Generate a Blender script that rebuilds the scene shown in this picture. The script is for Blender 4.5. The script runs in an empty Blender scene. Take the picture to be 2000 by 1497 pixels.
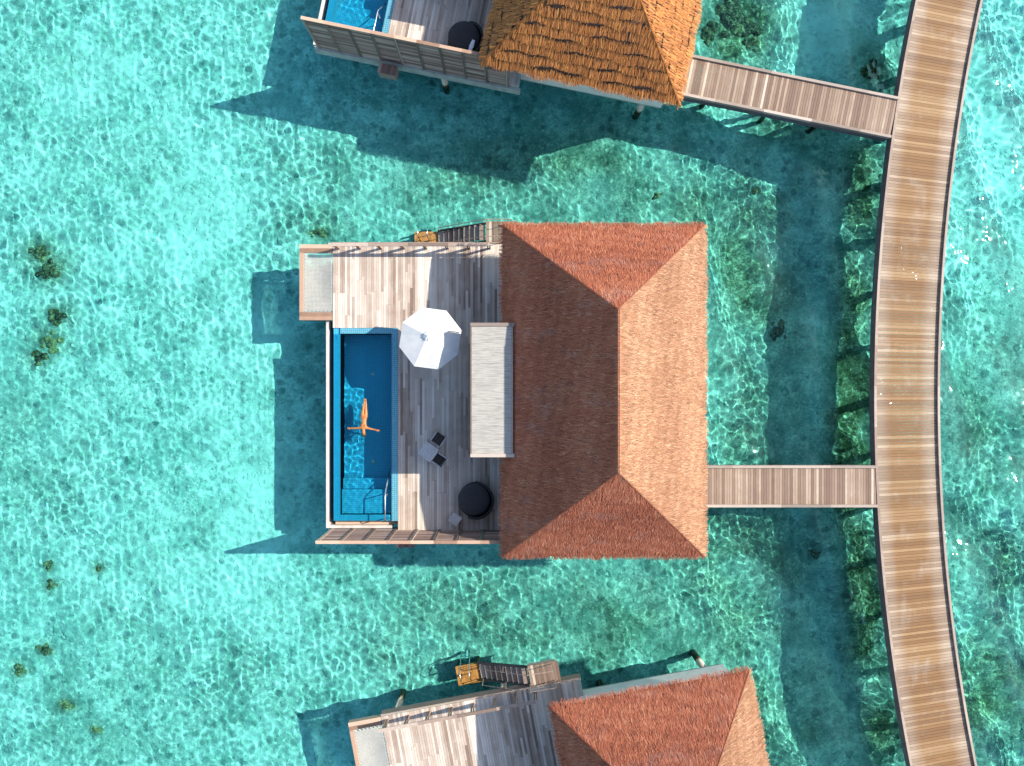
import bpy, math, random
import numpy as np
from mathutils import Vector, Matrix

sc = bpy.context.scene
COL = sc.collection
R = math.radians
rng = np.random.default_rng(11)
random.seed(5)

# ------------------------------------------------------------------ camera, sky, sun, exposure
CAM_Z = 36.9
cam = bpy.data.objects.new('camera', bpy.data.cameras.new('camera'))
COL.objects.link(cam)
sc.camera = cam
cam.location = (0, 0, CAM_Z)
cam.rotation_euler = (0, 0, 0)
cam.data.sensor_width = 36
cam.data.lens = 24.97
cam.data.clip_end = 2000

SX, SY = 1.18, .33                       # horizontal run of a shadow per metre of height
EL = math.atan(1 / math.hypot(SX, SY))
world = bpy.data.worlds.new('World')
sc.world = world
world.use_nodes = True
wn = world.node_tree
sky = wn.nodes.new('ShaderNodeTexSky')
sky.sky_type = 'NISHITA'
sky.sun_disc = False
sky.sun_elevation = EL
sky.sun_rotation = math.atan2(SX, SY)
wn.links.new(sky.outputs[0], wn.nodes['Background'].inputs[0])
wn.nodes['Background'].inputs[1].default_value = .15

sl = bpy.data.lights.new('sun', 'SUN')
sl.energy = 4.8
sl.angle = R(.5)
sl.color = (1, .93, .82)
sun = bpy.data.objects.new('sun', sl)
COL.objects.link(sun)
sun.location = (60, 17, 60)
sun.rotation_euler = Vector((SX, SY, 1)).to_track_quat('Z', 'Y').to_euler()
sl.cycles.is_caustics_light = True       # sunlight is focused by the ripples of the water

sc.view_settings.view_transform = 'Standard'
sc.view_settings.look = 'None'
sc.view_settings.exposure = .95
sc.view_settings.gamma = 1
cy = sc.cycles
cy.caustics_reflective = False
cy.caustics_refractive = True
cy.sample_clamp_indirect = 4
cy.max_bounces = 8
cy.diffuse_bounces = 3
cy.use_adaptive_sampling = True
cy.adaptive_threshold = .02
cy.use_denoising = True


# ------------------------------------------------------------------ helpers: materials
def new_mat(name, color=(.5, .5, .5), rough=.7, metallic=0, spec=.3):
    m = bpy.data.materials.new(name)
    m.use_nodes = True
    b = m.node_tree.nodes['Principled BSDF']
    b.inputs['Base Color'].default_value = (*color, 1)
    b.inputs['Roughness'].default_value = rough
    b.inputs['Metallic'].default_value = metallic
    b.inputs['Specular IOR Level'].default_value = spec
    return m


class N:
    """small node-graph helper"""
    def __init__(self, m):
        self.nt = m.node_tree
        self.b = self.nt.nodes.get('Principled BSDF')

    def new(self, kind, **kw):
        n = self.nt.nodes.new(kind)
        for k, v in kw.items():
            setattr(n, k, v)
        return n

    def link(self, a, b):
        self.nt.links.new(a, b)

    def coord(self, scale=(1, 1, 1), which='Object'):
        t = self.new('ShaderNodeTexCoord')
        mp = self.new('ShaderNodeMapping')
        mp.inputs['Scale'].default_value = scale
        self.link(t.outputs[which], mp.inputs[0])
        return mp.outputs[0]

    def noise(self, vec, scale, detail=3, rough=.55):
        n = self.new('ShaderNodeTexNoise')
        n.inputs['Scale'].default_value = scale
        n.inputs['Detail'].default_value = detail
        n.inputs['Roughness'].default_value = rough
        self.link(vec, n.inputs['Vector'])
        return n.outputs['Fac']

    def attr(self, name):
        a = self.new('ShaderNodeAttribute')
        a.attribute_name = name
        return a.outputs['Fac']

    def ramp(self, fac, stops, interp='LINEAR'):
        r = self.new('ShaderNodeValToRGB')
        r.color_ramp.interpolation = interp
        el = r.color_ramp.elements
        while len(el) < len(stops):
            el.new(.5)
        for e, (p, c) in zip(el, stops):
            e.position = p
            e.color = (*c, 1) if len(c) == 3 else c
        self.link(fac, r.inputs[0])
        return r.outputs[0]

    def mix(self, fac, a, b, mode='MIX'):
        n = self.new('ShaderNodeMix', data_type='RGBA', blend_type=mode)
        if hasattr(fac, 'links'):
            self.link(fac, n.inputs[0])
        else:
            n.inputs[0].default_value = fac
        for s, i in ((a, 6), (b, 7)):
            if hasattr(s, 'links'):
                self.link(s, n.inputs[i])
            else:
                n.inputs[i].default_value = (*s, 1)
        return n.outputs[2]

    def math(self, op, a, b=None, clamp=False):
        n = self.new('ShaderNodeMath', operation=op, use_clamp=clamp)
        for s, i in ((a, 0), (b, 1)):
            if s is None:
                continue
            if hasattr(s, 'links'):
                self.link(s, n.inputs[i])
            else:
                n.inputs[i].default_value = s
        return n.outputs[0]

    def smooth(self, v, lo, hi):
        n = self.new('ShaderNodeMapRange', interpolation_type='SMOOTHSTEP')
        n.inputs[1].default_value = lo
        n.inputs[2].default_value = hi
        self.link(v, n.inputs[0])
        return n.outputs[0]

    def bump(self, h, strength, dist):
        n = self.new('ShaderNodeBump')
        n.inputs['Strength'].default_value = strength
        n.inputs['Distance'].default_value = dist
        self.link(h, n.inputs['Height'])
        self.link(n.outputs[0], self.b.inputs['Normal'])

    def base(self, c):
        self.link(c, self.b.inputs['Base Color'])


def wood(name, stops, grain=(6, .35, 6), streak=.5, rough=.75, spec=.25):
    """weathered boards: each board has its own tone, plus grain along its length and blotchy wear"""
    m = new_mat(name, rough=rough, spec=spec)
    g = N(m)
    tone = g.attr('tone')
    n1 = g.noise(g.coord(grain), 5, 4, .65)
    n2 = g.noise(g.coord((1, 1, 1)), 1.3, 4, .6)
    t = g.math('ADD', tone, g.math('MULTIPLY', g.math('SUBTRACT', n1, .5), streak))
    t = g.math('ADD', t, g.math('MULTIPLY', g.math('SUBTRACT', n2, .5), .35), clamp=True)
    g.base(g.ramp(t, stops))
    g.bump(n1, .35, .01)
    return m


def plain(name, c, rough=.7, var=.25, scale=3, spec=.3, metallic=0):
    m = new_mat(name, c, rough, metallic, spec)
    g = N(m)
    n = g.noise(g.coord(), scale, 5, .6)
    d = tuple(x * (1 - var) for x in c)
    u = tuple(min(1, x * (1 + var * .6)) for x in c)
    g.base(g.ramp(n, [(.25, d), (.75, u)]))
    return m


M = {}
M['deck'] = wood('weathered_deck_boards', [(0, (.10, .068, .052)), (.3, (.24, .172, .132)), (.6, (.42, .345, .285)), (1, (.64, .575, .50))], (7, .3, 7), .42)
M['bridge'] = wood('bridge_boards', [(0, (.125, .08, .06)), (.4, (.195, .132, .097)), (.75, (.285, .21, .155)), (1, (.45, .375, .30))], (7, .5, 7), .4)
M['slat'] = wood('screen_slats', [(0, (.14, .08, .065)), (.5, (.28, .18, .145)), (1, (.45, .34, .29))], (.3, 4, 9), .5)
M['trim'] = wood('grey_timber', [(0, (.15, .11, .09)), (.5, (.28, .21, .17)), (1, (.44, .37, .31))], (1.2, 1.2, 6), .5)
M['kerb'] = wood('pale_kerb', [(0, (.2, .16, .135)), (.5, (.31, .255, .215)), (1, (.42, .36, .31))], (1.5, 1.5, 4), .4)
M['edge'] = wood('edge_beam', [(0, (.2, .12, .08)), (.5, (.36, .23, .16)), (1, (.46, .33, .24))], (1.2, 1.2, 6), .5)
M['dark_wood'] = plain('dark_timber', (.055, .05, .06), .8, .4)
M['fascia'] = plain('dark_fascia', (.085, .08, .095), .8, .4, 4)
M['concrete'] = plain('concrete', (.36, .37, .33), .85, .3, 2.5)
M['plaster'] = plain('white_plaster', (.74, .70, .64), .85, .15, 2)
M['lip'] = plain('painted_lip', (.50, .45, .41), .7, .2, 3)
M['wet_wood'] = plain('wet_timber', (.34, .17, .045), .35, .5, 6, .5)
M['glass'] = new_mat('dark_glass', (.03, .045, .05), .08, 0, .6)
M['metal'] = new_mat('brushed_steel', (.75, .75, .76), .22, 1)
M['canvas'] = plain('white_canvas', (.58, .57, .55), .85, .12, 2.5)
M['charcoal'] = plain('charcoal_fabric', (.045, .042, .045), .9, .3, 9)
M['rattan'] = plain('black_rattan', (.008, .008, .009), .6, .4, 30)
M['sling'] = plain('dark_sling', (.035, .028, .026), .8, .3, 12)
M['frame'] = plain('grey_frame', (.47, .44, .43), .6, .2, 6)
M['towel'] = plain('white_towel', (.8, .8, .8), .9, .08, 10)
M['net'] = plain('pale_net', (.43, .42, .38), .9, .12, 2.5)
M['net_cord'] = plain('net_lacing', (.8, .78, .7), .9, .1, 5)

# roof-canopy slats: pale reed sheets, lines across
m = new_mat('pale_reed', (.6, .56, .48), .85)
g = N(m)
n1 = g.noise(g.coord((.6, 9, 1)), 3, 4, .6)
n2 = g.noise(g.coord((1, 1, 1)), 2.2, 4, .6)
g.base(g.mix(g.smooth(n2, .35, .75), g.ramp(n1, [(.3, (.19, .175, .155)), (.5, (.33, .315, .285)), (.8, (.41, .395, .36))]), g.ramp(n1, [(.3, (.22, .205, .185)), (.8, (.38, .365, .33))])))
g.bump(n1, .6, .02)
M['reed'] = m


def pile_mat():
    m = new_mat('pile_paint', (.5, .42, .28), .8)
    g = N(m)
    geo = g.new('ShaderNodeNewGeometry')
    sep = g.new('ShaderNodeSeparateXYZ')
    g.link(geo.outputs['Position'], sep.inputs[0])
    n = g.noise(g.coord(), 4, 4, .6)
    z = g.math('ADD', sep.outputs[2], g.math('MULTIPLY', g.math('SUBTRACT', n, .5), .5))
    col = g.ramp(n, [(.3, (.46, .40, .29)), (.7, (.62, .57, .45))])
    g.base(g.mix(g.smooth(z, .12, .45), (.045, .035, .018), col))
    return m


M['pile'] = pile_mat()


def tile_mat(name, c1, c2, grout, size=.1):
    m = new_mat(name, c1, .25, 0, .5)
    g = N(m)
    br = g.new('ShaderNodeTexBrick')
    br.offset = 0
    br.squash = 1
    br.inputs['Scale'].default_value = 1
    br.inputs['Brick Width'].default_value = size
    br.inputs['Row Height'].default_value = size
    br.inputs['Mortar Size'].default_value = .008
    br.inputs['Color1'].default_value = (*c1, 1)
    br.inputs['Color2'].default_value = (*c2, 1)
    br.inputs['Mortar'].default_value = (*grout, 1)
    g.link(g.coord(), br.inputs['Vector'])
    g.base(br.outputs['Color'])
    return m


M['tile'] = tile_mat('pool_mosaic', (.022, .27, .46), (.03, .31, .51), (.08, .41, .57))
M['rim'] = tile_mat('rim_mosaic', (.03, .20, .28), (.06, .25, .33), (.21, .38, .45))


def thatch_mat(name, stops, big=.35, bleach_and_sunlit=False):
    m = new_mat(name, rough=.75, spec=.35)
    g = N(m)
    tone = g.attr('tone')
    n = g.noise(g.coord((1, 1, 1)), .9, 5, .6)
    t = g.math('ADD', tone, g.math('MULTIPLY', g.math('SUBTRACT', n, .5), big), clamp=True)
    c = g.ramp(t, stops)
    if bleach_and_sunlit:                                     # patches bleached grey by the weather
        w = g.smooth(g.noise(g.coord((1, 2.2, 1)), .55, 4, .65), .5, .72)
        c = g.mix(g.math('MULTIPLY', w, .32), c, g.ramp(t, [(0, (.14, .075, .07)), (.5, (.27, .165, .145)), (1, (.44, .32, .26))]))
        # sunlit look of the east slope, painted into its colour as a paler tan
        c = g.mix(g.attr('bleach_and_sunlit'), c, g.ramp(t, [(0, (.13, .055, .026)), (.35, (.20, .103, .052)), (.7, (.29, .168, .092)), (1, (.42, .29, .175))]))
    g.base(c)
    return m


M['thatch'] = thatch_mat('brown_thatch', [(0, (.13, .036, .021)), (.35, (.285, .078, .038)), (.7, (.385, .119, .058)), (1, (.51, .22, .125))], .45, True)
M['thatch_new'] = thatch_mat('orange_thatch', [(0, (.14, .045, .014)), (.35, (.33, .115, .028)), (.7, (.50, .19, .045)), (1, (.62, .29, .085))], .25)
M['roof_under'] = plain('roof_batten', (.11, .055, .035), .95, .4, 5)
M['roof_under_new'] = plain('slate_membrane', (.15, .085, .06), .9, .4, 5)


# ------------------------------------------------------------------ helpers: meshes and objects
class MB:
    """collects shapes, then links them as ONE mesh object. All coordinates are relative to the thing's base."""
    def __init__(self, org=(0, 0, 0)):
        self.v, self.f, self.t, self.mi, self.org = [], [], [], [], Vector(org)
        self.mat_i = 0

    def face(self, idx, tone):
        self.f.append(idx)
        self.t.append(tone)
        self.mi.append(self.mat_i)

    def poly8(self, p, tone=None):
        tone = random.random() if tone is None else tone
        b = len(self.v)
        self.v += [tuple(Vector(q) - self.org) for q in p]
        for q in ((0, 3, 2, 1), (4, 5, 6, 7), (0, 1, 5, 4), (1, 2, 6, 5), (2, 3, 7, 6), (3, 0, 4, 7)):
            self.face([b + i for i in q], tone)

    def box(self, x0, x1, y0, y1, z0, z1, tone=None):
        self.poly8([(x0, y0, z0), (x1, y0, z0), (x1, y1, z0), (x0, y1, z0), (x0, y0, z1), (x1, y0, z1), (x1, y1, z1), (x0, y1, z1)], tone)

    def rbox(self, c, size, rot=0, z0=0, z1=.1, tone=None, off=(0, 0)):
        """box of size (sx, sy) at c, turned by rot about c, shifted by off in its own axes"""
        ca, sa = math.cos(rot), math.sin(rot)
        hx, hy = size[0] / 2, size[1] / 2
        pts = []
        for z in (z0, z1):
            for u, w in ((-hx, -hy), (hx, -hy), (hx, hy), (-hx, hy)):
                u, w = u + off[0], w + off[1]
                pts.append((c[0] + u * ca - w * sa, c[1] + u * sa + w * ca, z))
        self.poly8(pts, tone)

    def quad(self, a, b, c, d, tone=.5):
        n = len(self.v)
        self.v += [tuple(Vector(q) - self.org) for q in (a, b, c, d)]
        self.face([n, n + 1, n + 2, n + 3], tone)

    def tube(self, pts, r, n=8, tone=.5, r1=None):
        pts = [Vector(p) for p in pts]
        rings = []
        for i, p in enumerate(pts):
            d = (pts[min(i + 1, len(pts) - 1)] - pts[max(i - 1, 0)]).normalized()
            up = Vector((0, 0, 1)) if abs(d.z) < .9 else Vector((1, 0, 0))
            s = d.cross(up).normalized()
            u = s.cross(d).normalized()
            rr = r if r1 is None else r + (r1 - r) * i / (len(pts) - 1)
            b = len(self.v)
            for k in range(n):
                a = 2 * math.pi * k / n
                self.v.append(tuple(p + s * math.cos(a) * rr + u * math.sin(a) * rr - self.org))
            rings.append(b)
        for a, b in zip(rings, rings[1:]):
            for k in range(n):
                self.face([a + k, a + (k + 1) % n, b + (k + 1) % n, b + k], tone)
        self.face([rings[0] + k for k in range(n)][::-1], tone)
        self.face([rings[-1] + k for k in range(n)], tone)

    def lathe(self, c, prof, n=32, tone=.5):
        """prof: (radius, z) from bottom to top, closed at both ends"""
        rings = []
        for r, z in prof:
            b = len(self.v)
            for k in range(n):
                a = 2 * math.pi * k / n
                self.v.append(tuple(Vector((c[0] + r * math.cos(a), c[1] + r * math.sin(a), z)) - self.org))
            rings.append(b)
        for a, b in zip(rings, rings[1:]):
            for k in range(n):
                self.face([a + k, a + (k + 1) % n, b + (k + 1) % n, b + k], tone)
        self.face([rings[0] + k for k in range(n)][::-1], tone)
        self.face([rings[-1] + k for k in range(n)], tone)

    def build(self, name, mats, parent=None, smooth=False):
        me = bpy.data.meshes.new(name)
        me.from_pydata(self.v, [], self.f)
        a = me.attributes.new('tone', 'FLOAT', 'FACE')
        a.data.foreach_set('value', self.t)
        for mm in (mats if isinstance(mats, (list, tuple)) else [mats]):
            me.materials.append(mm)
        me.polygons.foreach_set('material_index', self.mi)
        if smooth:
            me.polygons.foreach_set('use_smooth', [True] * len(self.f))
        me.update()
        return link(name, me, parent)


def link(name, me, parent=None):
    o = bpy.data.objects.new(name, me)
    COL.objects.link(o)
    if parent:
        o.parent = parent
    return o


def tag(o, label=None, cat=None, group=None, kind=None):
    for k, v in (('label', label), ('category', cat), ('group', group), ('kind', kind)):
        if v:
            o[k] = v
    return o


def thing(name, label, cat, org=(0, 0, 0), group=None):
    o = bpy.data.objects.new(name, None)
    COL.objects.link(o)
    o.location = org
    o.empty_display_size = .3
    return tag(o, label, cat, group)


def wet(o):
    """this object stands in or under water: it catches the light that the ripples focus"""
    o.cycles.is_caustics_receiver = True
    return o


VILLAS = {'top': (R(-11.6), .6, 21.8), 'bottom': (R(10.5), 3.43, -21.37)}


def kids(o):
    return [c for c in bpy.data.objects if c.parent == o]


def copy_tree(o, parent=None):
    c = o.copy()
    COL.objects.link(c)
    c.parent = parent
    for ch in kids(o):
        copy_tree(ch, c)
    return c


def copy_to(o, villa, label):
    a, tx, ty = VILLAS[villa]
    c = copy_tree(o)
    x, y, z = o.location
    c.location = (x * math.cos(a) - y * math.sin(a) + tx, x * math.sin(a) + y * math.cos(a) + ty, z)
    c.rotation_euler = (0, 0, o.rotation_euler.z + a)
    c['label'] = label
    return c


def grid_mesh(name, x0, x1, y0, y1, d, zf, far=None):
    xs = np.linspace(x0, x1, int(round((x1 - x0) / d)) + 1)
    ys = np.linspace(y0, y1, int(round((y1 - y0) / d)) + 1)
    X, Y = np.meshgrid(xs, ys)
    Z = zf(X, Y)
    n, mm = X.shape
    co = np.stack([X, Y, Z], -1).reshape(-1, 3).astype(np.float32)
    i = np.arange((n - 1) * (mm - 1))
    a = (i // (mm - 1)) * mm + i % (mm - 1)
    q = np.stack([a, a + 1, a + mm + 1, a + mm], -1).astype(np.int32)
    if far:
        b = len(co)
        zc = float(Z[0, 0])
        co = np.vstack([co, np.array([(-far, -far, zc), (far, -far, zc), (far, far, zc), (-far, far, zc)], np.float32)])
        c = [0, mm - 1, n * mm - 1, (n - 1) * mm]
        q = np.vstack([q, np.array([(b + k, b + (k + 1) % 4, c[(k + 1) % 4], c[k]) for k in range(4)], np.int32)])
    me = bpy.data.meshes.new(name)
    me.vertices.add(len(co))
    me.vertices.foreach_set('co', co.ravel())
    me.loops.add(q.size)
    me.loops.foreach_set('vertex_index', q.ravel())
    me.polygons.add(len(q))
    me.polygons.foreach_set('loop_start', np.arange(0, q.size, 4, dtype=np.int32))
    me.polygons.foreach_set('use_smooth', np.ones(len(q), bool))
    me.update(calc_edges=True)
    return me, co


def at(px, py, z=0.):
    """a point of the photograph (2000 px wide) at height z, in metres"""
    k = (CAM_Z - z) / 1387.
    return (px - 1000) * k, (748.5 - py) * k


# coral heads: photo x, y, width, height, how pale, label
CORALS = ((78, 492, 42, 38, .35, 'smaller brown coral clump just above the big dark round one at far left'),
          (96, 527, 50, 46, .05, 'dark round coral head on the sand near the left edge, under a brown clump'),
          (98, 668, 46, 42, .85, 'pale olive round coral boulder near the left edge'),
          (75, 700, 38, 30, .25, 'low dark coral rubble below the pale olive boulder at left'),
          (118, 618, 40, 34, .2, 'scattered dark coral above the pale olive boulder at left'),
          (622, 454, 44, 26, .6, 'yellow brown coral head beside the net platform of the middle villa'),
          (1432, 26, 120, 84, .05, 'largest dark coral bommie in the water right of the orange roof'),
          (1480, 70, 46, 40, .15, 'dark coral below and right of the largest bommie'),
          (1385, 62, 44, 44, .12, 'dark coral patch close to the edge of the orange thatch'),
          (1706, 132, 50, 56, .05, 'dark rounded coral in turquoise water above the upper footbridge end'),
          (1285, 381, 22, 18, .3, 'small brown coral in the open water above the middle villa roof'),
          (1484, 365, 26, 20, .3, 'small brown coral left of the boardwalk shadow, above the middle villa'),
          (1530, 645, 40, 44, .1, 'dark coral lying in the boardwalk shadow right of the middle roof'),
          (192, 1110, 18, 18, .05, 'tiny black coral knob on the sand at lower left'),
          (95, 1108, 20, 22, .6, 'small tan coral lump with darker rubble under it at lower left'),
          (101, 1143, 24, 24, .15, 'small dark coral directly under a tan lump at lower left'),
          (88, 1268, 34, 26, .35, 'brown and grey coral patch above a tan boulder at lower left'),
          (40, 1308, 32, 30, .75, 'tan coral boulder close to the left edge at lower left'),
          (132, 1378, 32, 24, .7, 'tan wedge shaped coral block with a black edge at lower left'),
          (1605, 1085, 30, 26, .05, 'dark coral in the boardwalk shadow below the middle footbridge'),
          (188, 1424, 24, 20, .7, 'pale tan coral stone nearest the bottom edge at lower left'))

# ------------------------------------------------------------------ sea and seabed
NOISE = {}


def vnoise(X, Y, scale, seed):
    """smooth value noise in metres"""
    if seed not in NOISE:
        NOISE[seed] = np.random.default_rng(seed).random((256, 256))
    T = NOISE[seed]
    x, y = X / scale + 50, Y / scale + 50
    xi, yi = np.floor(x).astype(int), np.floor(y).astype(int)
    fx, fy = x - xi, y - yi
    fx, fy = fx * fx * (3 - 2 * fx), fy * fy * (3 - 2 * fy)
    g_ = lambda a, b: T[a % 256, b % 256]
    return (g_(xi, yi) * (1 - fx) + g_(xi + 1, yi) * fx) * (1 - fy) + (g_(xi, yi + 1) * (1 - fx) + g_(xi + 1, yi + 1) * fx) * fy


def sea_waves(X, Y):
    r = np.random.default_rng(3)
    Z = np.zeros_like(X)
    for k in range(60):
        lam = .30 * (4.6 ** r.random())
        th = r.normal(.35, 1.0)
        kk = 2 * math.pi / lam
        s = .0098 * r.uniform(.5, 1.2)
        Z += s / kk * np.sin(kk * (X * math.cos(th) + Y * math.sin(th)) + r.uniform(0, 6.28)) 
    Z *= .35 + 1.25 * vnoise(X, Y, 5.5, 31) + .5 * (vnoise(X, Y, 2.2, 32) - .5)
    Z *= 1 + .4 * np.clip((X - 14) / 8, 0, 1)
    # longer chop coming from the right, where the open water is
    for k in range(14):
        lam = r.uniform(1.8, 5.5)
        th = r.normal(.3, .5)
        kk = 2 * math.pi / lam
        s = .042 * r.uniform(.5, 1.2)
        Z += s / kk * np.sin(kk * (X * math.cos(th) + Y * math.sin(th)) + r.uniform(0, 6.28)) * np.clip((X + 3) / 12, .25, 2.0)
    fade = np.clip((31 - np.abs(X)) / 2.5, 0, 1) * np.clip((24 - np.abs(Y)) / 2.5, 0, 1)
    return Z * fade


def water_mat(name, tint, rough=0.):
    m = bpy.data.materials.new(name)
    m.use_nodes = True
    nt = m.node_tree
    nt.nodes.clear()
    o = nt.nodes.new('ShaderNodeOutputMaterial')
    gl = nt.nodes.new('ShaderNodeBsdfGlass')
    gl.inputs['IOR'].default_value = 1.33
    gl.inputs['Roughness'].default_value = rough
    gl.inputs['Color'].default_value = (*tint, 1)
    nt.links.new(gl.outputs[0], o.inputs[0])
    return m


me, _ = grid_mesh('sea', -31, 31, -24, 24, .062, sea_waves, 600)
sea = link('sea', me)
me.materials.append(water_mat('sea_water', (.49, .985, .945), .055))
sea.cycles.is_caustics_caster = True
tag(sea, 'clear turquoise shallow sea with small ripples and glints', 'sea', kind='structure')


def bed_z(X, Y):
    z = -1.12 + .16 * (vnoise(X, Y, 5, 1) - .5) + .16 * (vnoise(X, Y, 1.3, 2) - .5) + .10 * (vnoise(X, Y, .5, 4) - .5)
    ch = np.exp(-(((X - 16.5) / 2.2) ** 2 + ((Y - 19) / 5) ** 2))
    return z - .6 * ch - .85 / (1 + np.exp(-(X - 10.5) / .9)) / (1 + np.exp((X - 20.3) / .5))


def bed_z1(x, y):
    return float(bed_z(np.array([[x]]), np.array([[y]]))[0, 0])


me, co = grid_mesh('seabed', -36, 36, -29, 29, .16, bed_z, 600)
seabed = wet(link('seabed', me))
tag(seabed, 'pale sand and coral rubble under the shallow water', 'seabed', kind='structure')
X, Y = co[:, 0].astype(float), co[:, 1].astype(float)
zone = np.zeros(len(co))
# where the bottom is weedy rubble instead of bare sand: (x, y, radius x, radius y, amount), read off the photograph
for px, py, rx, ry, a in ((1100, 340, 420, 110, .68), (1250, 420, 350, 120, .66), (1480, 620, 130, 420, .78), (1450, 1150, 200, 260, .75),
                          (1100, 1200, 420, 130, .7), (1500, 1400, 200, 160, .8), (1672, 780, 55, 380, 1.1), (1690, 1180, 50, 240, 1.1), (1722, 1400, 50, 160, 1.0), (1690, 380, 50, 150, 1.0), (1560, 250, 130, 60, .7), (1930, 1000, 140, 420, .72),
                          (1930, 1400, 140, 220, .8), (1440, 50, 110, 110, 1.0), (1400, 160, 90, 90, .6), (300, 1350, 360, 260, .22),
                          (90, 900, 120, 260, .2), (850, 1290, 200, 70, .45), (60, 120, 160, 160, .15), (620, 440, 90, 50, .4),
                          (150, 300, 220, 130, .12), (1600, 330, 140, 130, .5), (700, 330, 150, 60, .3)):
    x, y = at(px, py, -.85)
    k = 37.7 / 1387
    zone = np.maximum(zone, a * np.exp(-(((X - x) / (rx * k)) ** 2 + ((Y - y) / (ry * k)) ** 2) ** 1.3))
for px, py, w_, h_, li, _l in CORALS:
    x, y = at(px, py, -.75)
    k = 37.6 / 1387
    zone = np.maximum(zone, .75 * np.exp(-(((X - x) / (.9 * w_ * k)) ** 2 + ((Y - y) / (.85 * h_ * k)) ** 2)))
zone += .38 * (vnoise(X, Y, 2.4, 8) - .5) * (.35 + zone) + .3 * (vnoise(X, Y, .9, 9) - .5) * (.35 + zone)
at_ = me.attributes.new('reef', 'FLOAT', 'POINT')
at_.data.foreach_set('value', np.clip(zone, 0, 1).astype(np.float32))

sandy = np.zeros(len(co))
for px, py, rx, ry, a in ((470, 850, 110, 330, .8), (330, 470, 210, 150, .7), (400, 1150, 210, 90, .85), (90, 380, 120, 90, .6), (520, 660, 60, 80, .8),
                          (1930, 250, 110, 260, 1), (200, 150, 200, 60, .5), (450, 60, 70, 90, .5), (1650, 60, 90, 110, .8), (1580, 20, 60, 60, .6), (300, 1010, 130, 70, .5)):
    x, y = at(px, py, -.85)
    k = 37.7 / 1387
    sandy = np.maximum(sandy, a * np.exp(-(((X - x) / (rx * k)) ** 2 + ((Y - y) / (ry * k)) ** 2) ** 1.2))
sandy = np.clip(sandy + .10 + .9 * (vnoise(X, Y, 3.3, 41) - .5) + .5 * (vnoise(X, Y, 1.2, 42) - .5), 0, 1)
at_ = me.attributes.new('sandy', 'FLOAT', 'POINT')
at_.data.foreach_set('value', (sandy * (1 - np.clip(zone, 0, 1))).astype(np.float32))

m = new_mat('sand_and_rubble', (.7, .65, .5), 1, 0, 0)
g = N(m)
v = g.coord((1, 1, 1))
wob = g.new('ShaderNodeTexNoise')
wob.inputs['Scale'].default_value = 2.5
wob.inputs['Detail'].default_value = 3
g.link(v, wob.inputs['Vector'])
vv = g.new('ShaderNodeVectorMath', operation='MULTIPLY_ADD')
g.link(wob.outputs['Color'], vv.inputs[0])
vv.inputs[1].default_value = (.35, .35, 0)
g.link(v, vv.inputs[2])


def vor(scale, feature='F1'):
    n = g.new('ShaderNodeTexVoronoi', feature=feature)
    n.inputs['Scale'].default_value = scale
    g.link(vv.outputs[0], n.inputs['Vector'])
    return n


v1, v2 = vor(2.0), vor(4.2)
reef = g.attr('reef')
fine = g.noise(v, 9, 6, .7)
mid = g.noise(v, 1.1, 5, .6)


def stones(vn, cut, lo, hi):
    s = g.new('ShaderNodeSeparateColor')
    g.link(vn.outputs['Color'], s.inputs[0])
    inside = g.math('SUBTRACT', 1, g.smooth(vn.outputs['Distance'], lo, hi))
    pick = g.smooth(s.outputs[0], cut, cut + .2)
    return g.math('MULTIPLY', inside, pick), s.outputs[1]


s1, r1 = stones(v1, .42, .22, .50)
s2, r2 = stones(v2, .40, .22, .48)
sandy = g.attr('sandy')
rough_ = g.math('SUBTRACT', 1, g.math('MULTIPLY', sandy, .8))      # clean sand has fewer stones
cloud = g.math('MULTIPLY', g.smooth(g.noise(v, .7, 6, .7), .42, .60), g.math('ADD', g.math('MULTIPLY', rough_, .75), .2))
speck = g.smooth(g.noise(v, 3.2, 5, .75), .47, .62)
sand = g.ramp(g.math('ADD', g.math('MULTIPLY', fine, .6), g.math('MULTIPLY', mid, .4)), [(.34, (.30, .42, .40)), (.47, (.72, .75, .69)), (.57, (.97, .96, .91))])
sand = g.mix(g.math('MULTIPLY', sandy, .85), sand, (.96, .95, .90))
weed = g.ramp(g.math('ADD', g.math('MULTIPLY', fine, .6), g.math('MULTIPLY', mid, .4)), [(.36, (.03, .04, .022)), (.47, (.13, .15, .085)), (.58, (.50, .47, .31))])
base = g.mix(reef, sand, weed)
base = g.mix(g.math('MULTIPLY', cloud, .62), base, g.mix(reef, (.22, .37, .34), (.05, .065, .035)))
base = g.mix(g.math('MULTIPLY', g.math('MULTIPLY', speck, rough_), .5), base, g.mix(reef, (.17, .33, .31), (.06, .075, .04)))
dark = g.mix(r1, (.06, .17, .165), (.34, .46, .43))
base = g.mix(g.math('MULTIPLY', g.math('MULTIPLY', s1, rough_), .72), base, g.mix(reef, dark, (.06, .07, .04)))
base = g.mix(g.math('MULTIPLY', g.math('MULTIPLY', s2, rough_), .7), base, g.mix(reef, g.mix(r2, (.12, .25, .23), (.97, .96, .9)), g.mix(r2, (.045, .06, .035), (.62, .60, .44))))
g.base(base)
h = g.math('ADD', g.math('MULTIPLY', s1, .6), g.math('ADD', g.math('MULTIPLY', s2, .5), g.math('MULTIPLY', fine, .6)))
g.bump(h, .7, .12)
me.materials.append(m)

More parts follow.
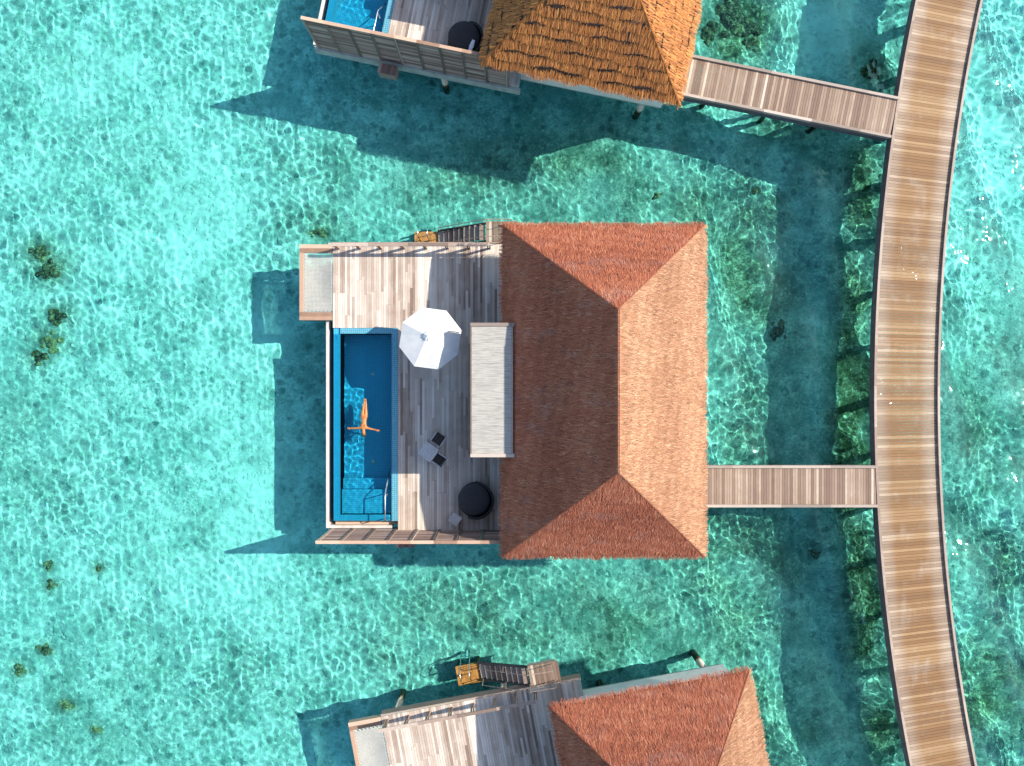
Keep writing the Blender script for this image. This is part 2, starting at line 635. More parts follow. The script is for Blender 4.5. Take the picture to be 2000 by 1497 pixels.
# coral heads on the bottom
M['coral'] = new_mat('coral', (.1, .09, .05), 1, 0, 0)
g = N(M['coral'])
n1 = g.noise(g.coord((1, 1, 1), 'Object'), 7, 6, .8)
tn = g.attr('tone')
g.base(g.mix(tn, g.ramp(n1, [(.38, (.012, .013, .010)), (.5, (.07, .062, .04)), (.62, (.34, .30, .19))]), g.ramp(n1, [(.36, (.12, .09, .04)), (.5, (.40, .31, .14)), (.64, (.75, .66, .42))])))
g.bump(n1, .8, .12)


def coral(px, py, w, h, light, label):
    """lumpy boulder coral: several knobbly heads grown together; w, h in photo pixels"""
    x, y = at(px, py, -.75)
    k = 37.6 / 1387
    z = bed_z1(x, y)
    r_ = random.Random(int(px * 7 + py))
    mb = MB((x, y, z))
    a, b = w * k / 2, h * k / 2
    sd = r_.randint(1, 9999)
    heads = [(0, 0, .62)] + [(q * math.cos(t), q * math.sin(t), r_.uniform(.2, .48)) for q, t in ((r_.uniform(.45, .95), r_.uniform(0, 6.28)) for _ in range(4 + int(max(w, h) / 16)))]
    for hx_, hy_, hs in heads:
        NS, NR = 40, 11
        ph = [r_.uniform(0, 6.28) for _ in range(4)]
        H = min(.5, min(a, b) * hs * 1.15)
        tone = min(1, max(0, light + r_.uniform(-.3, .3)))
        rings = []
        for j in range(NR):
            q = 1 - j / (NR - 1)
            rings.append(len(mb.v))
            for s in range(NS):
                an = 2 * math.pi * s / NS
                f = .95 + .12 * math.sin(2 * an + ph[0]) + .09 * math.sin(3 * an + ph[1]) + .06 * math.sin(7 * an + ph[2])
                dx, dy = a * (hx_ + hs * f * q * math.cos(an)), b * (hy_ + hs * f * q * math.sin(an))
                bump = float(vnoise(np.array([[x + dx]]), np.array([[y + dy]]), .24, sd)[0, 0])
                mb.v.append((dx, dy, -.16 + H * (1 - q ** 1.6) * (.5 + .8 * bump) + .16 * (q < 1)))
        for p, q2 in zip(rings, rings[1:]):
            for s in range(NS):
                mb.face([p + s, p + (s + 1) % NS, q2 + (s + 1) % NS, q2 + s], tone)
    o = mb.build('coral_head', M['coral'], None, True)
    o.location = (x, y, z)
    tag(o, label, 'coral', 'coral heads on the seabed')
    wet(o)


for c in CORALS:
    coral(*c)


# ------------------------------------------------------------------ boardwalk: an arc of cross boards
AC = Vector((111.08, -.65))
RL, RR = 93.3, 90.32                     # left and right edge of the boards
Z = 2.2


def arc(r, s, z):
    """point on the arc at radius r; s = metres along it, measured at radius 91.8"""
    a = s / 91.8
    return (AC.x - r * math.cos(a), AC.y + r * math.sin(a), z)


walk = thing('boardwalk', 'long curved timber boardwalk on posts along the right side', 'boardwalk', (*arc(91.8, 0, 0)[:2], 0))
worg = walk.location.copy()
mb = MB(worg)
us = []
wb = MB(worg)
S0, S1, step = -27., 27., .145
s = S0
r_ = random.Random(2)
lt = .5
while s < S1:
    lt = .72 * lt + .28 * r_.random()
    tone = min(1, max(0, .26 + .48 * r_.random() ** 1.2 + .16 * (lt - .5) + (.2 if r_.random() < .04 else 0)))
    K = 8
    b = len(mb.v)
    for i in range(K + 1):
        rad = RL + (RR - RL) * i / K
        for (ds, z) in ((0, Z), (step - .011, Z), (step - .011, Z - .04), (0, Z - .04)):
            mb.v.append(tuple(Vector(arc(rad, s + ds, z)) - worg))
            us.append(i / K)
    for i in range(K):
        p, q = b + 4 * i, b + 4 * i + 4
        for k in range(4):
            mb.face([p + k, p + (k + 1) % 4, q + (k + 1) % 4, q + k], tone)
    mb.face([b, b + 3, b + 2, b + 1], tone)
    q = b + 4 * K
    mb.face([q, q + 1, q + 2, q + 3], tone)
    s += step
m = new_mat('boardwalk_boards', rough=.7, spec=.25)
g = N(m)
u = g.attr('across')
tone = g.attr('tone')
n1 = g.noise(g.coord((.5, 7, 5)), 4, 4, .65)
n2 = g.noise(g.coord((1, 1, 1)), .8, 4, .6)
n3 = g.noise(g.coord((3, .25, 1)), 1, 3, .6)
t = g.math('ADD', tone, g.math('MULTIPLY', g.math('SUBTRACT', n1, .5), .4), clamp=True)
# feet have worn two brown lanes down the middle, the edges stay silver grey
d = g.math('ABSOLUTE', g.math('SUBTRACT', u, .47))
lane = g.math('MULTIPLY', g.math('SUBTRACT', 1, g.smooth(d, .20, .44)), g.smooth(g.math('ADD', n2, g.math('MULTIPLY', n3, .4)), .38, .72))
grey = g.ramp(t, [(0, (.16, .115, .085)), (.5, (.26, .19, .135)), (1, (.48, .40, .31))])
brown = g.ramp(t, [(0, (.115, .058, .027)), (.5, (.20, .108, .046)), (1, (.37, .25, .135))])
g.base(g.mix(lane, grey, brown))
g.bump(n1, .3, .01)
pl = mb.build('planking', m, walk)
a = pl.data.attributes.new('across', 'FLOAT', 'POINT')
a.data.foreach_set('value', us)


def sweep(mb, r0, r1, z0, z1, s0=S0, s1=S1, n=110, seg=4):
    for i in range(n):
        if i % seg == 0:
            tone = .3 + .4 * random.random()
        a, b = s0 + (s1 - s0) * i / n, s0 + (s1 - s0) * (i + 1) / n
        mb.poly8([arc(r0, a, z0), arc(r1, a, z0), arc(r1, b, z0), arc(r0, b, z0), arc(r0, a, z1), arc(r1, a, z1), arc(r1, b, z1), arc(r0, b, z1)], tone)


mb = MB(worg)
sweep(mb, RL + .015, RL + .085, 1.72, 2.19)
mb.build('fascia', M['fascia'], walk)
mb = MB(worg)
sweep(mb, RR - .09, RR - .02, 1.72, 2.19)
mb.build('fascia', M['fascia'], walk)
mb = MB(worg)
sweep(mb, RL + .09, RL - .03, 2.204, 2.225)
mb.build('edge_board', M['trim'], walk)
mb = MB(worg)
sweep(mb, RR + .02, RR - .09, 2.25, 2.31)
s = S0
while s < S1:
    p = arc(RR - .05, s, 0)
    mb.rbox(p, (.10, .14), 0, 2.19, 2.25)
    s += 1.45
mb.build('kerb_rail', M['kerb'], walk)
mb = MB(worg)
sweep(mb, RR - .005, RR - .015, 2.21, 2.25)
mb.build('kerb_board', M['fascia'], walk)
s = -26.2
while s < 27:
    mb = MB(worg)
    p0, p1 = Vector(arc(RL - .7, s, 0)), Vector(arc(RR + .05, s, 0))
    c = (p0 + p1) / 2
    d = p1 - p0
    mb.rbox((c.x, c.y), (d.length, .22), math.atan2(d.y, d.x), 1.38, 1.71)
    mb.build('cross_beam', M['fascia'], walk)
    for rad in (RL - 2.0, RR + .5):
        mb = MB(worg)
        p = arc(rad, s, 0)
        mb.tube([(p[0], p[1], -2.4), (p[0], p[1], 1.38)], .14, 10)
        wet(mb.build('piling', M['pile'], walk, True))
    s += 2.9


# ------------------------------------------------------------------ footbridges to the villas
def footbridge(label, x_end, villa=None, x_start=8.34):
    org = (x_start, -5.04, 0)
    t = thing('footbridge', label, 'footbridge', org, 'footbridges from the boardwalk to the villas')
    mb = MB(org)
    x = x_start
    r_ = random.Random(label)
    lt = .5
    while x < x_end - .05:
        lt = .7 * lt + .3 * r_.random()
        e = min(x + .128, x_end)
        mb.box(x, e - .012, -5.93, -4.15, 2.16, 2.2, min(1, max(0, .12 + .62 * r_.random() + .4 * (lt - .5) + (.3 if r_.random() < .1 else 0))))
        x += .128
    mb.build('planking', M['bridge'], t)
    for y0, y1 in ((-4.15, -4.02), (-6.06, -5.93)):
        mb = MB(org)
        x = x_start
        while x < x_end:
            e = min(x + 2.4, x_end)
            mb.box(x, e - .006, y0, y1, 2.1, 2.30)
            x += 2.4
        mb.build('kerb_board', M['kerb'], t)
    for y0, y1 in ((-4.13, -4.06), (-6.02, -5.95)):
        mb = MB(org)
        mb.box(x_start, x_end - .03, y0, y1, 1.62, 2.1)
        mb.build('fascia', M['fascia'], t)
    for x in (x_start + 2.4, x_start + 5.6, x_start + 8.4):
        if x < x_end - .4:
            mb = MB(org)
            mb.box(x - .1, x + .1, -5.5, -4.3, 1.36, 1.62)
            mb.build('cross_beam', M['fascia'], t)
            for y in (-5.0, -4.5):
                mb = MB(org)
                mb.tube([(x, y, -2.4), (x, y, 1.36)], .13, 10)
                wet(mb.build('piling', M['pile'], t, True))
    if villa:
        a, tx, ty = VILLAS[villa]
        x, y, z = org
        t.location = (x * math.cos(a) - y * math.sin(a) + tx, x * math.sin(a) + y * math.cos(a) + ty, z)
        t.rotation_euler.z = a
    return t


footbridge('straight level footbridge joining the middle villa to the boardwalk', 17.83)
footbridge('slanting footbridge joining the orange thatched villa to the boardwalk', 19.5, 'top')

# ------------------------------------------------------------------ villa building
EX0, EX1, EY0, EY1, EZ, RZ = -.42, 8.62, -7.75, 7.06, 5.15, 9.45
RX, RY0, RY1 = 4.12, -3.45, 2.85
WX0, WX1, WY0, WY1 = 1.0, 8.3, -6.55, 5.95


def thatch_roof(name, parent, org, new=False):
    """hip roof: a thick base and tens of thousands of straw blades laid in courses"""
    c = [Vector((EX0, EY0, EZ)), Vector((EX1, EY0, EZ)), Vector((EX1, EY1, EZ)), Vector((EX0, EY1, EZ))]
    r0, r1 = Vector((RX, RY0, RZ)), Vector((RX, RY1, RZ))
    faces = [(c[0], c[1], r0, r0), (c[1], c[2], r1, r0), (c[2], c[3], r1, r1), (c[3], c[0], r0, r1)]
    V, F, T, MI = [], [], [], []
    o = Vector(org)
    # base body, 5 cm under the blades
    dz = Vector((0, 0, .07))
    body = [p - dz for p in c] + [r0 - dz, r1 - dz] + [Vector((p.x + (.35 if p.x < RX else -.35), p.y + (.35 if p.y < 0 else -.35), EZ - .22)) for p in c]
    V += [tuple(p - o) for p in body]
    for f in ((0, 1, 4), (1, 2, 5, 4), (2, 3, 5), (3, 0, 4, 5), (1, 0, 6, 7), (2, 1, 7, 8), (3, 2, 8, 9), (0, 3, 9, 6), (9, 8, 7, 6)):
        F.append(f)
        T.append(.2)
        MI.append(1)
    rg = np.random.default_rng(21 if new else 7)
    bv, bt, bl, slopes = [], [], [], []
    rowh = .43 if new else .2
    for fi, (a, b, tb, ta) in enumerate(faces):
        base_dir = (b - a).normalized()
        mid_e = (a + b) / 2
        down = base_dir.cross(Vector((0, 0, 1)))
        nrm_h = down if down.dot(mid_e - Vector((RX, 0, EZ))) > 0 else -down
        run = abs((a - r0).dot(nrm_h)) if fi in (0, 1, 3) else abs((a - r1).dot(nrm_h))
        slope_len = math.hypot(run, RZ - EZ)
        d = (nrm_h * run - Vector((0, 0, RZ - EZ))).normalized()       # downhill
        slopes.append(d)
        n = base_dir.cross(-d)
        if n.z < 0:
            n = -n
        L = (b - a).length
        rows = int(slope_len / rowh) + 1
        ta_u, tb_u = (ta - a).dot(base_dir), (tb - a).dot(base_dir)
        for k in range(rows + 1):
            up = k * rowh                                               # distance of the tips above the eave
            if up > slope_len:
                up = slope_len
            q = min(1, (up + rowh * .5) / slope_len)
            u0, u1 = ta_u * q, L + (tb_u - L) * q
            if u1 - u0 < .05:
                continue
            dens = 105 if new else 150
            cnt = int((u1 - u0) * dens)
            uu = rg.uniform(u0, u1, cnt)
            if new:
                wav = .05 * np.sin(uu * 1.7 + k * 2.1) + .04 * np.sin(uu * 4.3 + k)
                tip = up - rg.normal(.02, .024, cnt) + wav
                ln = rg.uniform(.29, .42, cnt)
                ht, hr = rg.uniform(.04, .12, cnt), rg.uniform(.02, .05, cnt)
            else:
                tip = up + rg.uniform(-.16, .14, cnt)
                ln = rg.uniform(.26, .5, cnt)
                ht, hr = rg.uniform(.01, .06, cnt), rg.uniform(-.01, .02, cnt)
            if k == 0:
                tip -= rg.uniform(0, .13, cnt) ** 1 + .05 * np.sin(uu * 1.1 + fi) * np.sin(uu * 2.7)
            wd = rg.uniform(.006, .015, cnt)
            sk = rg.normal(0, .10 if not new else .07, cnt)
            tn = np.clip(rg.normal(.5, .22, cnt) + (.16 * math.sin(k * 12.9) * (.5 + .5 * np.sin(uu * .9 + k * 3.1)) + .1 * np.sin(uu * 2.3 + k * 1.9 + fi) if not new else 0), 0, 1)
            A, D, B_, Nn = (np.array(v_) for v_ in (a, d, base_dir, n))
            rootp = A + np.outer(uu - sk * .4, B_) - np.outer(tip + ln, D) + np.outer(hr, Nn)
            tipp = A + np.outer(uu + sk * ln, B_) - np.outer(tip, D) + np.outer(ht, Nn)
            W = np.outer(wd, B_)
            quad = np.stack([rootp - W, rootp + W, tipp + W * .7, tipp - W * .7], 1)
            # roots must not poke over the ridge
            qr = np.clip((tip + ln) / slope_len, 0, 1)
            ur = uu - sk * .4
            keep = ((tip + ln) < slope_len + .03) & (ur > ta_u * qr - .02) & (ur < L + (tb_u - L) * qr + .02)
            bv.append(quad[keep])
            bt.append(tn[keep])
            bl.append(np.full(int(keep.sum()), .85 if fi == 1 else 0.) * np.clip(.75 + .5 * rg.random(int(keep.sum())), 0, 1))  # blades of the east slope carry the painted sunlit tan
    # straw laid over hips and ridge, lying down one slope or the other
    dn = [np.array(v_) for v_ in slopes]
    for p, q_, cnt, fa, fb in ((c[0], r0, 1500, 0, 3), (c[1], r0, 1500, 0, 1), (c[2], r1, 1500, 1, 2), (c[3], r1, 1500, 2, 3), (r0, r1, 4500, 1, 3)):
        d = np.array(q_ - p)
        tt = rg.uniform(0, 1, cnt)
        P = np.array(p) + np.outer(tt, d)
        P[:, 2] += rg.uniform(.005, .03, cnt)
        w_ = rg.random(cnt)[:, None]
        spread = .1 if cnt == 4500 else .6
        w_ = np.where(w_ < .5, w_ * spread, 1 - (1 - w_) * spread)
        dirs = dn[fa] * w_ + dn[fb] * (1 - w_)             # w_ > .5: mostly down slope fa
        dirs /= np.linalg.norm(dirs, axis=1)[:, None]
        ln = rg.uniform(.3, .75, cnt) if cnt == 4500 else rg.uniform(.15, .4, cnt)
        P -= dirs * .04
        side = np.cross(dirs, np.array([0, 0, 1.]))
        side /= np.linalg.norm(side, axis=1)[:, None]
        side *= rg.uniform(.006, .015, cnt)[:, None]
        tipp = P + dirs * ln[:, None]
        bv.append(np.stack([P - side, P + side, tipp + side * .7, tipp - side * .7], 1))
        bt.append(np.clip(rg.normal(.5, .2, cnt), 0, 1))
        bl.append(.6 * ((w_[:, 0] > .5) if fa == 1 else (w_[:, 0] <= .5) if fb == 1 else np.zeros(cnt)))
    bv = np.concatenate(bv).reshape(-1, 3) - np.array(o)
    bt = np.concatenate(bt)
    bl = np.concatenate(bl)
    b0 = len(V)
    nb = len(bt)
    allv = np.vstack([np.array(V), bv]).astype(np.float32)
    fl = [i for f in F for i in f]
    ls = [0]
    for f in F:
        ls.append(ls[-1] + len(f))
    li = np.concatenate([np.array(fl, np.int32), (b0 + np.arange(nb * 4)).astype(np.int32)])
    starts = np.concatenate([np.array(ls[:-1], np.int32), (ls[-1] + 4 * np.arange(nb)).astype(np.int32)])
    me = bpy.data.meshes.new(name)
    me.vertices.add(len(allv))
    me.vertices.foreach_set('co', allv.ravel())
    me.loops.add(len(li))
    me.loops.foreach_set('vertex_index', li)
    me.polygons.add(len(starts))
    me.polygons.foreach_set('loop_start', starts)
    me.polygons.foreach_set('material_index', np.concatenate([np.array(MI, np.int32), np.zeros(nb, np.int32)]))
    me.update(calc_edges=True)
    at2 = me.attributes.new('tone', 'FLOAT', 'FACE')
    at2.data.foreach_set('value', np.concatenate([np.array(T), bt]).astype(np.float32))
    at3 = me.attributes.new('bleach_and_sunlit', 'FLOAT', 'FACE')
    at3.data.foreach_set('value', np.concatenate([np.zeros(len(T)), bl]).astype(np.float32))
    me.materials.append(M['thatch_new' if new else 'thatch'])
    me.materials.append(M['roof_under_new' if new else 'roof_under'])
    return link(name, me, parent)


VO = (4.1, -.3, 0)
villa = thing('overwater_villa', 'overwater villa with brown thatched hip roof, the whole one in the middle', 'villa', VO, 'thatched overwater villas')
mb = MB(VO)
mb.box(WX0, WX1, WY0, WY1, 1.5, 5.1)
mb.build('wall', M['plaster'], villa)
mb = MB(VO)
mb.box(WX0 + .02, WX1 - .03, WY0 + .05, WY1 - .05, 1.3, 1.497)
mb.build('floor_slab', M['concrete'], villa)
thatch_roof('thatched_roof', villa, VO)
# glazed sliding doors to the deck, door to the footbridge
for y in (-5.4, -3.1, -.8, 1.5, 3.8):
    mb = MB(VO)
    mb.box(WX0 - .05, WX0 - .004, y - 1.05, y + 1.05, 2.2, 4.6)
    d_ = mb.build('sliding_door', M['dark_wood'], villa)
    mb = MB(VO)
    for k in (-.5, .5):
        mb.box(WX0 - .056, WX0 - .052, y + k - .42, y + k + .42, 2.3, 4.5)
    mb.build('pane', M['glass'], d_)
mb = MB(VO)
mb.box(WX1 + .004, WX1 + .06, -5.6, -4.5, 2.2, 4.3)
d_ = mb.build('entrance_door', M['dark_wood'], villa)
mb = MB(VO)
mb.tube([(WX1 + .1, -4.65, 3.1), (WX1 + .1, -4.65, 3.4)], .02, 8)
mb.build('handle', M['metal'], d_)
for x in (2.2, 7.4):
    for y in ((-5.4, -2.4, 1.8, 5.2) if x < 3 else (-6.3, -2.4, 1.8, 5.75)):
        mb = MB(VO)
        mb.tube([(x, y, -2.4), (x, y, 1.3)], .17, 12)
        wet(mb.build('piling', M['pile'], villa, True))
# flat canopy over the deck doors
CX0, CX1, CY0, CY1, CZ = -1.82, .02, -3.25, 2.64, 5.74
mb = MB(VO)
mb.box(CX0 + .06, CX1 - .05, CY0 + .15, CY1 - .15, CZ - .08, CZ)
can = mb.build('canopy', M['reed'], villa)
for y in (CY0, CY1 - .15):
    mb = MB(VO)
    mb.box(CX0, CX1 + .09, y, y + .15, CZ - .16, CZ + .06)
    mb.build('end_beam', M['kerb'], can)
for x0, x1 in ((CX0, CX0 + .06), (CX1 - .05, CX1 + .02)):
    mb = MB(VO)
    mb.box(x0, x1, CY0 + .15, CY1 - .15, CZ - .16, CZ + .025)
    mb.build('side_beam', M['trim'], can)
for y in (CY0 + .3, CY1 - .3):
    mb = MB(VO)
    mb.box(CX0 + .1, CX0 + .22, y - .06, y + .06, 2.205, CZ - .1)
    mb.build('canopy_post', M['trim'], villa)

copy_to(villa, 'bottom', 'overwater villa with brown thatched hip roof, cut off by the bottom edge')
vt = copy_to(villa, 'top', 'overwater villa with bright orange thatch in ragged rows, cut off by the top edge')
for ch in kids(vt):
    if ch.name.startswith('thatched_roof'):
        bpy.data.objects.remove(ch)
thatch_roof('thatched_roof', vt, VO, True)

# ------------------------------------------------------------------ timber deck (L-shaped round the pool)
DX0, DX1, DY0, DY1 = -8.75, .98, -7.2, 6.78
PX0, PX1, PY0, PY1 = -8.73, -5.58, -6.74, 2.69      # pool outline
DO = (-2.3, -.2, 0)
deck = thing('timber_deck', 'weathered timber pool deck of the middle villa with parasol and daybed', 'deck', DO, 'timber decks of the villas')
mb = MB(DO)
r_ = random.Random(9)
x, colw, k = DX0, .118, 0
while x < DX1 - .02:
    if k % 5 == 0:
        seg_shift, gt = r_.uniform(0, 2.4), r_.uniform(-.16, .16)
        k = r_.randint(0, 2)
    k += 1
    e = min(x + colw, DX1)
    lo = DY0 if x >= PX1 - .02 else PY1 + .003
    y = lo
    L = .6 + (seg_shift + r_.choice((0, 0, .9))) % 2.5
    while y < DY1:
        y2 = min(y + L, DY1)
        if DY1 - y2 < .4:
            y2 = DY1
        wet_t = -.12 if r_.random() < .15 else 0
        xb = max(x, PX1 + .004) if lo == DY0 else x
        mb.box(xb, e - .009, y, y2 - .008, 2.155, 2.2, min(1, max(0, (.64 + gt + r_.gauss(0, .12) + wet_t))))
        y = y2
        L = r_.uniform(1.7, 3.1)
    x += colw
mb.build('planking', M['deck'], deck)
mb = MB(DO)
mb.box(DX0, DX1 + .2, PY1 + .02, DY1 + .04, 1.6, 2.15)
mb.box(PX1 + .02, DX1 + .2, DY0 + .02, PY1 + .016, 1.6, 2.146)
mb.build('deck_slab', M['concrete'], deck)
mb = MB(DO)
mb.box(DX0 - .3, DX1 + .3, DY0 - .12, DY0 + .015, 1.45, 1.95)
mb.build('edge_beam', M['concrete'], deck)
mb = MB(DO)
mb.box(DX0 + .0, DX1 + .22, DY1 + .045, DY1 + .10, 1.7, 2.2)
mb.build('fascia', M['trim'], deck)
for x in (-8.1, -2.7, .6):
    for y in (-7.0, 6.6, 3.2, -2.2):
        if y == -7.0 and x != -2.7 or x == .6 and y == 6.6 or x == -8.1 and y == -2.2:
            continue
        mb = MB(DO)
        zt = 1.45 if y == -7.0 else 1.6
        mb.tube([(x, y, -2.4), (x, y, zt)], .16, 12)
        wet(mb.build('piling', M['pile'], deck, True))
copy_to(deck, 'top', 'timber deck of the orange thatched villa at the top edge, seen past its screen')
copy_to(deck, 'bottom', 'timber deck of the bottom villa, silvery boards half in shade')

# ------------------------------------------------------------------ swimming pool
PO = (-7.2, -2.2, 0)
BX0, BX1, BY0, BY1 = -8.40, -5.88, -6.44, 2.41
FL = .85
WL = 2.165
pool = thing('swimming_pool', 'blue mosaic plunge pool beside the middle deck with a person floating in it', 'pool', PO, 'plunge pools of the villas')
mb = MB(PO)
mb.quad((BX0, BY0, FL), (BX1, BY0, FL), (BX1, BY1, FL), (BX0, BY1, FL))
zt = 2.12
for (a, b, top) in (((BX0, BY1), (BX0, BY0), 2.12), ((BX1, BY0), (BX1, BY1), 2.2), ((BX0, BY0), (BX1, BY0), 2.12), ((BX1, BY1), (BX0, BY1), 2.2)):
    mb.quad((*a, FL), (*b, FL), (*b, top), (*a, top))
# bench steps at the shallow end
mb.box(BX0 + .004, BX1 - .004, BY0 + .004, -5.25, FL + .004, 1.72)
mb.box(BX0 + .004, BX1 - .004, -5.249, -4.72, FL + .004, 1.32)
wet(mb.build('basin', M['tile'], pool))
mb = MB(PO)
mb.box(PX0, BX0, PY0, PY1, 1.0, 2.12)
mb.box(BX0 + .003, PX1 - .33, PY0, BY0, 1.0, 2.12)
wet(mb.build('overflow_edge', M['tile'], pool))
mb = MB(PO)
mb.box(BX1, PX1, PY0, PY1, 1.0, 2.203)
mb.box(BX0 + .003, BX1 - .003, BY1, PY1, 1.0, 2.203)
mb.build('rim', M['rim'], pool)
mb = MB(PO)
mb.box(PX0 + .02, PX1 - .02, PY0 + .02, PY1 - .02, .55, .82)
mb.build('hull', M['concrete'], pool)
mb = MB(PO)
mb.box(-8.987, PX0 - .003, -6.99, 3.02, 1.5, 1.6)
mb.build('gutter', M['dark_wood'], pool)
mb = MB(PO)
mb.box(PX0 - .003, -5.62, -6.995, PY0 - .003, 1.55, 1.75)
mb.build('gutter_board', M['edge'], pool)
mb = MB(PO)
mb.box(-9.14, -8.99, -7.13, 3.05, 1.3, 1.98)
mb.box(-8.989, -5.9, -7.13, -7.0, 1.3, 1.98)
mb.build('overflow_lip', M['lip'], pool)
for x, y in ((-6.98, -3.95), (-7.0, .45)):
    mb = MB(PO)
    mb.lathe((x, y), [(.10, FL), (.10, FL + .02), (.05, FL + .05)], 16)
    wet(mb.build('drain', M['canvas'], pool, True))


def pool_waves(X, Y):
    r = np.random.default_rng(8)
    Zz = np.zeros_like(X)
    for k in range(26):
        lam = r.uniform(.17, .6)
        th = r.uniform(0, 6.28)
        kk = 2 * math.pi / lam
        Zz += .011 * r.uniform(.5, 1.2) / kk * np.sin(kk * (X * math.cos(th) + Y * math.sin(th)) + r.uniform(0, 6.28))
    for (x, y, lam, s) in ((-.03, .1, .34, .05), (-.1, -.1, .27, .035), (.02, 1.0, .3, .03)):
        d_ = np.hypot(X - x, Y - y)
        kk = 2 * math.pi / lam
        Zz += s / kk * np.sin(kk * d_) * np.exp(-d_ / 2.2)
    ed = np.minimum(np.minimum(X - (PX0 - PO[0]), (BX1 - PO[0]) - X), np.minimum(Y - (PY0 - PO[1]), (BY1 - PO[1]) - Y))
    return WL + Zz * np.clip(ed / .15, 0, 1)


me, _ = grid_mesh('pool_water', PX0 - PO[0] + .002, BX1 - PO[0] - .002, PY0 - PO[1] + .002, BY1 - PO[1] - .002, .03, pool_waves)
pw = link('pool_water', me, pool)
me.materials.append(water_mat('pool_water', (.5, .95, .99)))
pw.cycles.is_caustics_caster = True
# steel handrail at the steps
mb = MB(PO)
hx = -6.06
mb.tube([(hx, -4.25, 1.3), (hx, -4.5, 2.0), (hx, -5.3, 2.92), (hx, -5.42, 2.96), (hx, -6.5, 2.96), (hx, -6.58, 2.9), (hx, -6.6, 2.0)], .028, 8)
mb.tube([(hx, -5.4, 1.6), (hx, -5.4, 2.95)], .028, 8)
mb.build('handrail', M['metal'], pool, True)
copy_to(pool, 'top', 'blue mosaic plunge pool of the orange thatched villa, cut off by the top edge')

# ------------------------------------------------------------------ privacy screen
SO = (-4.0, -7.2, 1.95)
scr = thing('privacy_screen', 'tall slatted timber screen closing the lower end of the middle deck', 'screen', SO, 'slatted timber screens')
posts = [-8.81 + 1.053 * i for i in range(10)]
ZT = 4.75
for i in range(9):
    mb = MB(SO)
    z = 1.98
    while z < ZT - .1:
        mb.box(posts[i] + .05, posts[i + 1] - .05, -7.215, -7.185, z, z + .125)
        z += .139
    mb.build('slat_panel', M['slat'], scr)
for x in posts:
    mb = MB(SO)
    for dx in (-.04, .04):
        mb.box(x + dx - .022, x + dx + .022, -7.26, -7.14, 1.95, ZT)
    mb.build('post', M['trim'], scr)
mb = MB(SO)
for i in range(9):
    mb.box(posts[i] - (.08 if i == 0 else 0), posts[i + 1] - .004 + (.08 if i == 8 else 0), -7.275, -7.125, ZT + .002, ZT + .04)
mb.build('top_rail', M['edge'], scr)
copy_to(scr, 'top', 'tall slatted timber screen leaning over the deck edge of the orange thatched villa')

UO = (-5.2, -7.5, 1.5)
ub = thing('utility_box', 'small timber box on the outside of the middle villa screen', 'box', UO, 'utility boxes behind the screens')
mb = MB(UO)
for i in range(6):
    mb.box(-5.65 + i * .15, -5.51 + i * .15, -8.0, -7.52, 2.36, 2.4)
mb.build('lid', M['slat'], ub)
mb = MB(UO)
mb.box(-5.63, -4.78, -7.97, -7.52, 1.75, 2.355)
mb.build('case', M['trim'], ub)
copy_to(ub, 'top', 'small timber box on the outside of the orange villa screen')

# ------------------------------------------------------------------ deck railing on the north edge
RO = (-4.9, 6.57, 2.2)
rail = thing('deck_railing', 'low timber railing along the upper edge of the middle deck', 'railing', RO, 'timber deck railings')
for x in (-8.47, -7.43, -6.4, -5.3, -4.2, -3.15, -2.1, -1.12):
    mb = MB(RO)
    for dx in (-.055, .055):
        mb.box(x + dx - .025, x + dx + .025, 6.53, 6.62, 2.204, 3.18)
    mb.build('post', M['edge'], rail)
mb = MB(RO)
x = -8.72
while x < -1.1:
    e = min(x + 1.9, -1.06)
    mb.box(x, e - .005, 6.49, 6.65, 3.183, 3.225)
    x += 1.9
mb.build('top_rail', M['trim'], rail)
mb = MB(RO)
for z in (2.5, 2.72, 2.94):
    mb.tube([(-8.5, 6.575, z), (-1.1, 6.575, z)], .004, 6)
mb.build('cable', M['metal'], rail)
copy_to(rail, 'bottom', 'low timber railing along the upper edge of the bottom villa deck')

# ------------------------------------------------------------------ overwater net lounge
NO = (-9.6, 4.9, 2.0)
net = thing('net_lounge', 'pale rope net in a timber frame beside the pool of the middle villa', 'net', NO, 'net lounges over the water')
mb = MB(NO)
mb.box(-10.38, -10.21, 3.46, 6.37, 1.9, 2.22)
mb.box(-10.38, -8.77, 3.07, 3.26, 1.9, 2.22)
mb.box(-10.38, -8.77, 3.266, 3.456, 1.9, 2.21)
mb.box(-10.38, -8.77, 6.376, 6.57, 1.9, 2.21)
mb.box(-10.38, -8.77, 6.576, 6.77, 1.9, 2.22)
mb.build('frame', M['edge'], net)
mb = MB(NO)
nx0, nx1, ny0, ny1 = -10.13, -8.84, 3.56, 6.28


def sag(x, y):
    u, w = (x - nx0) / (nx1 - nx0), (y - ny0) / (ny1 - ny0)
    return 2.14 - .16 * math.sin(math.pi * u) * math.sin(math.pi * w)


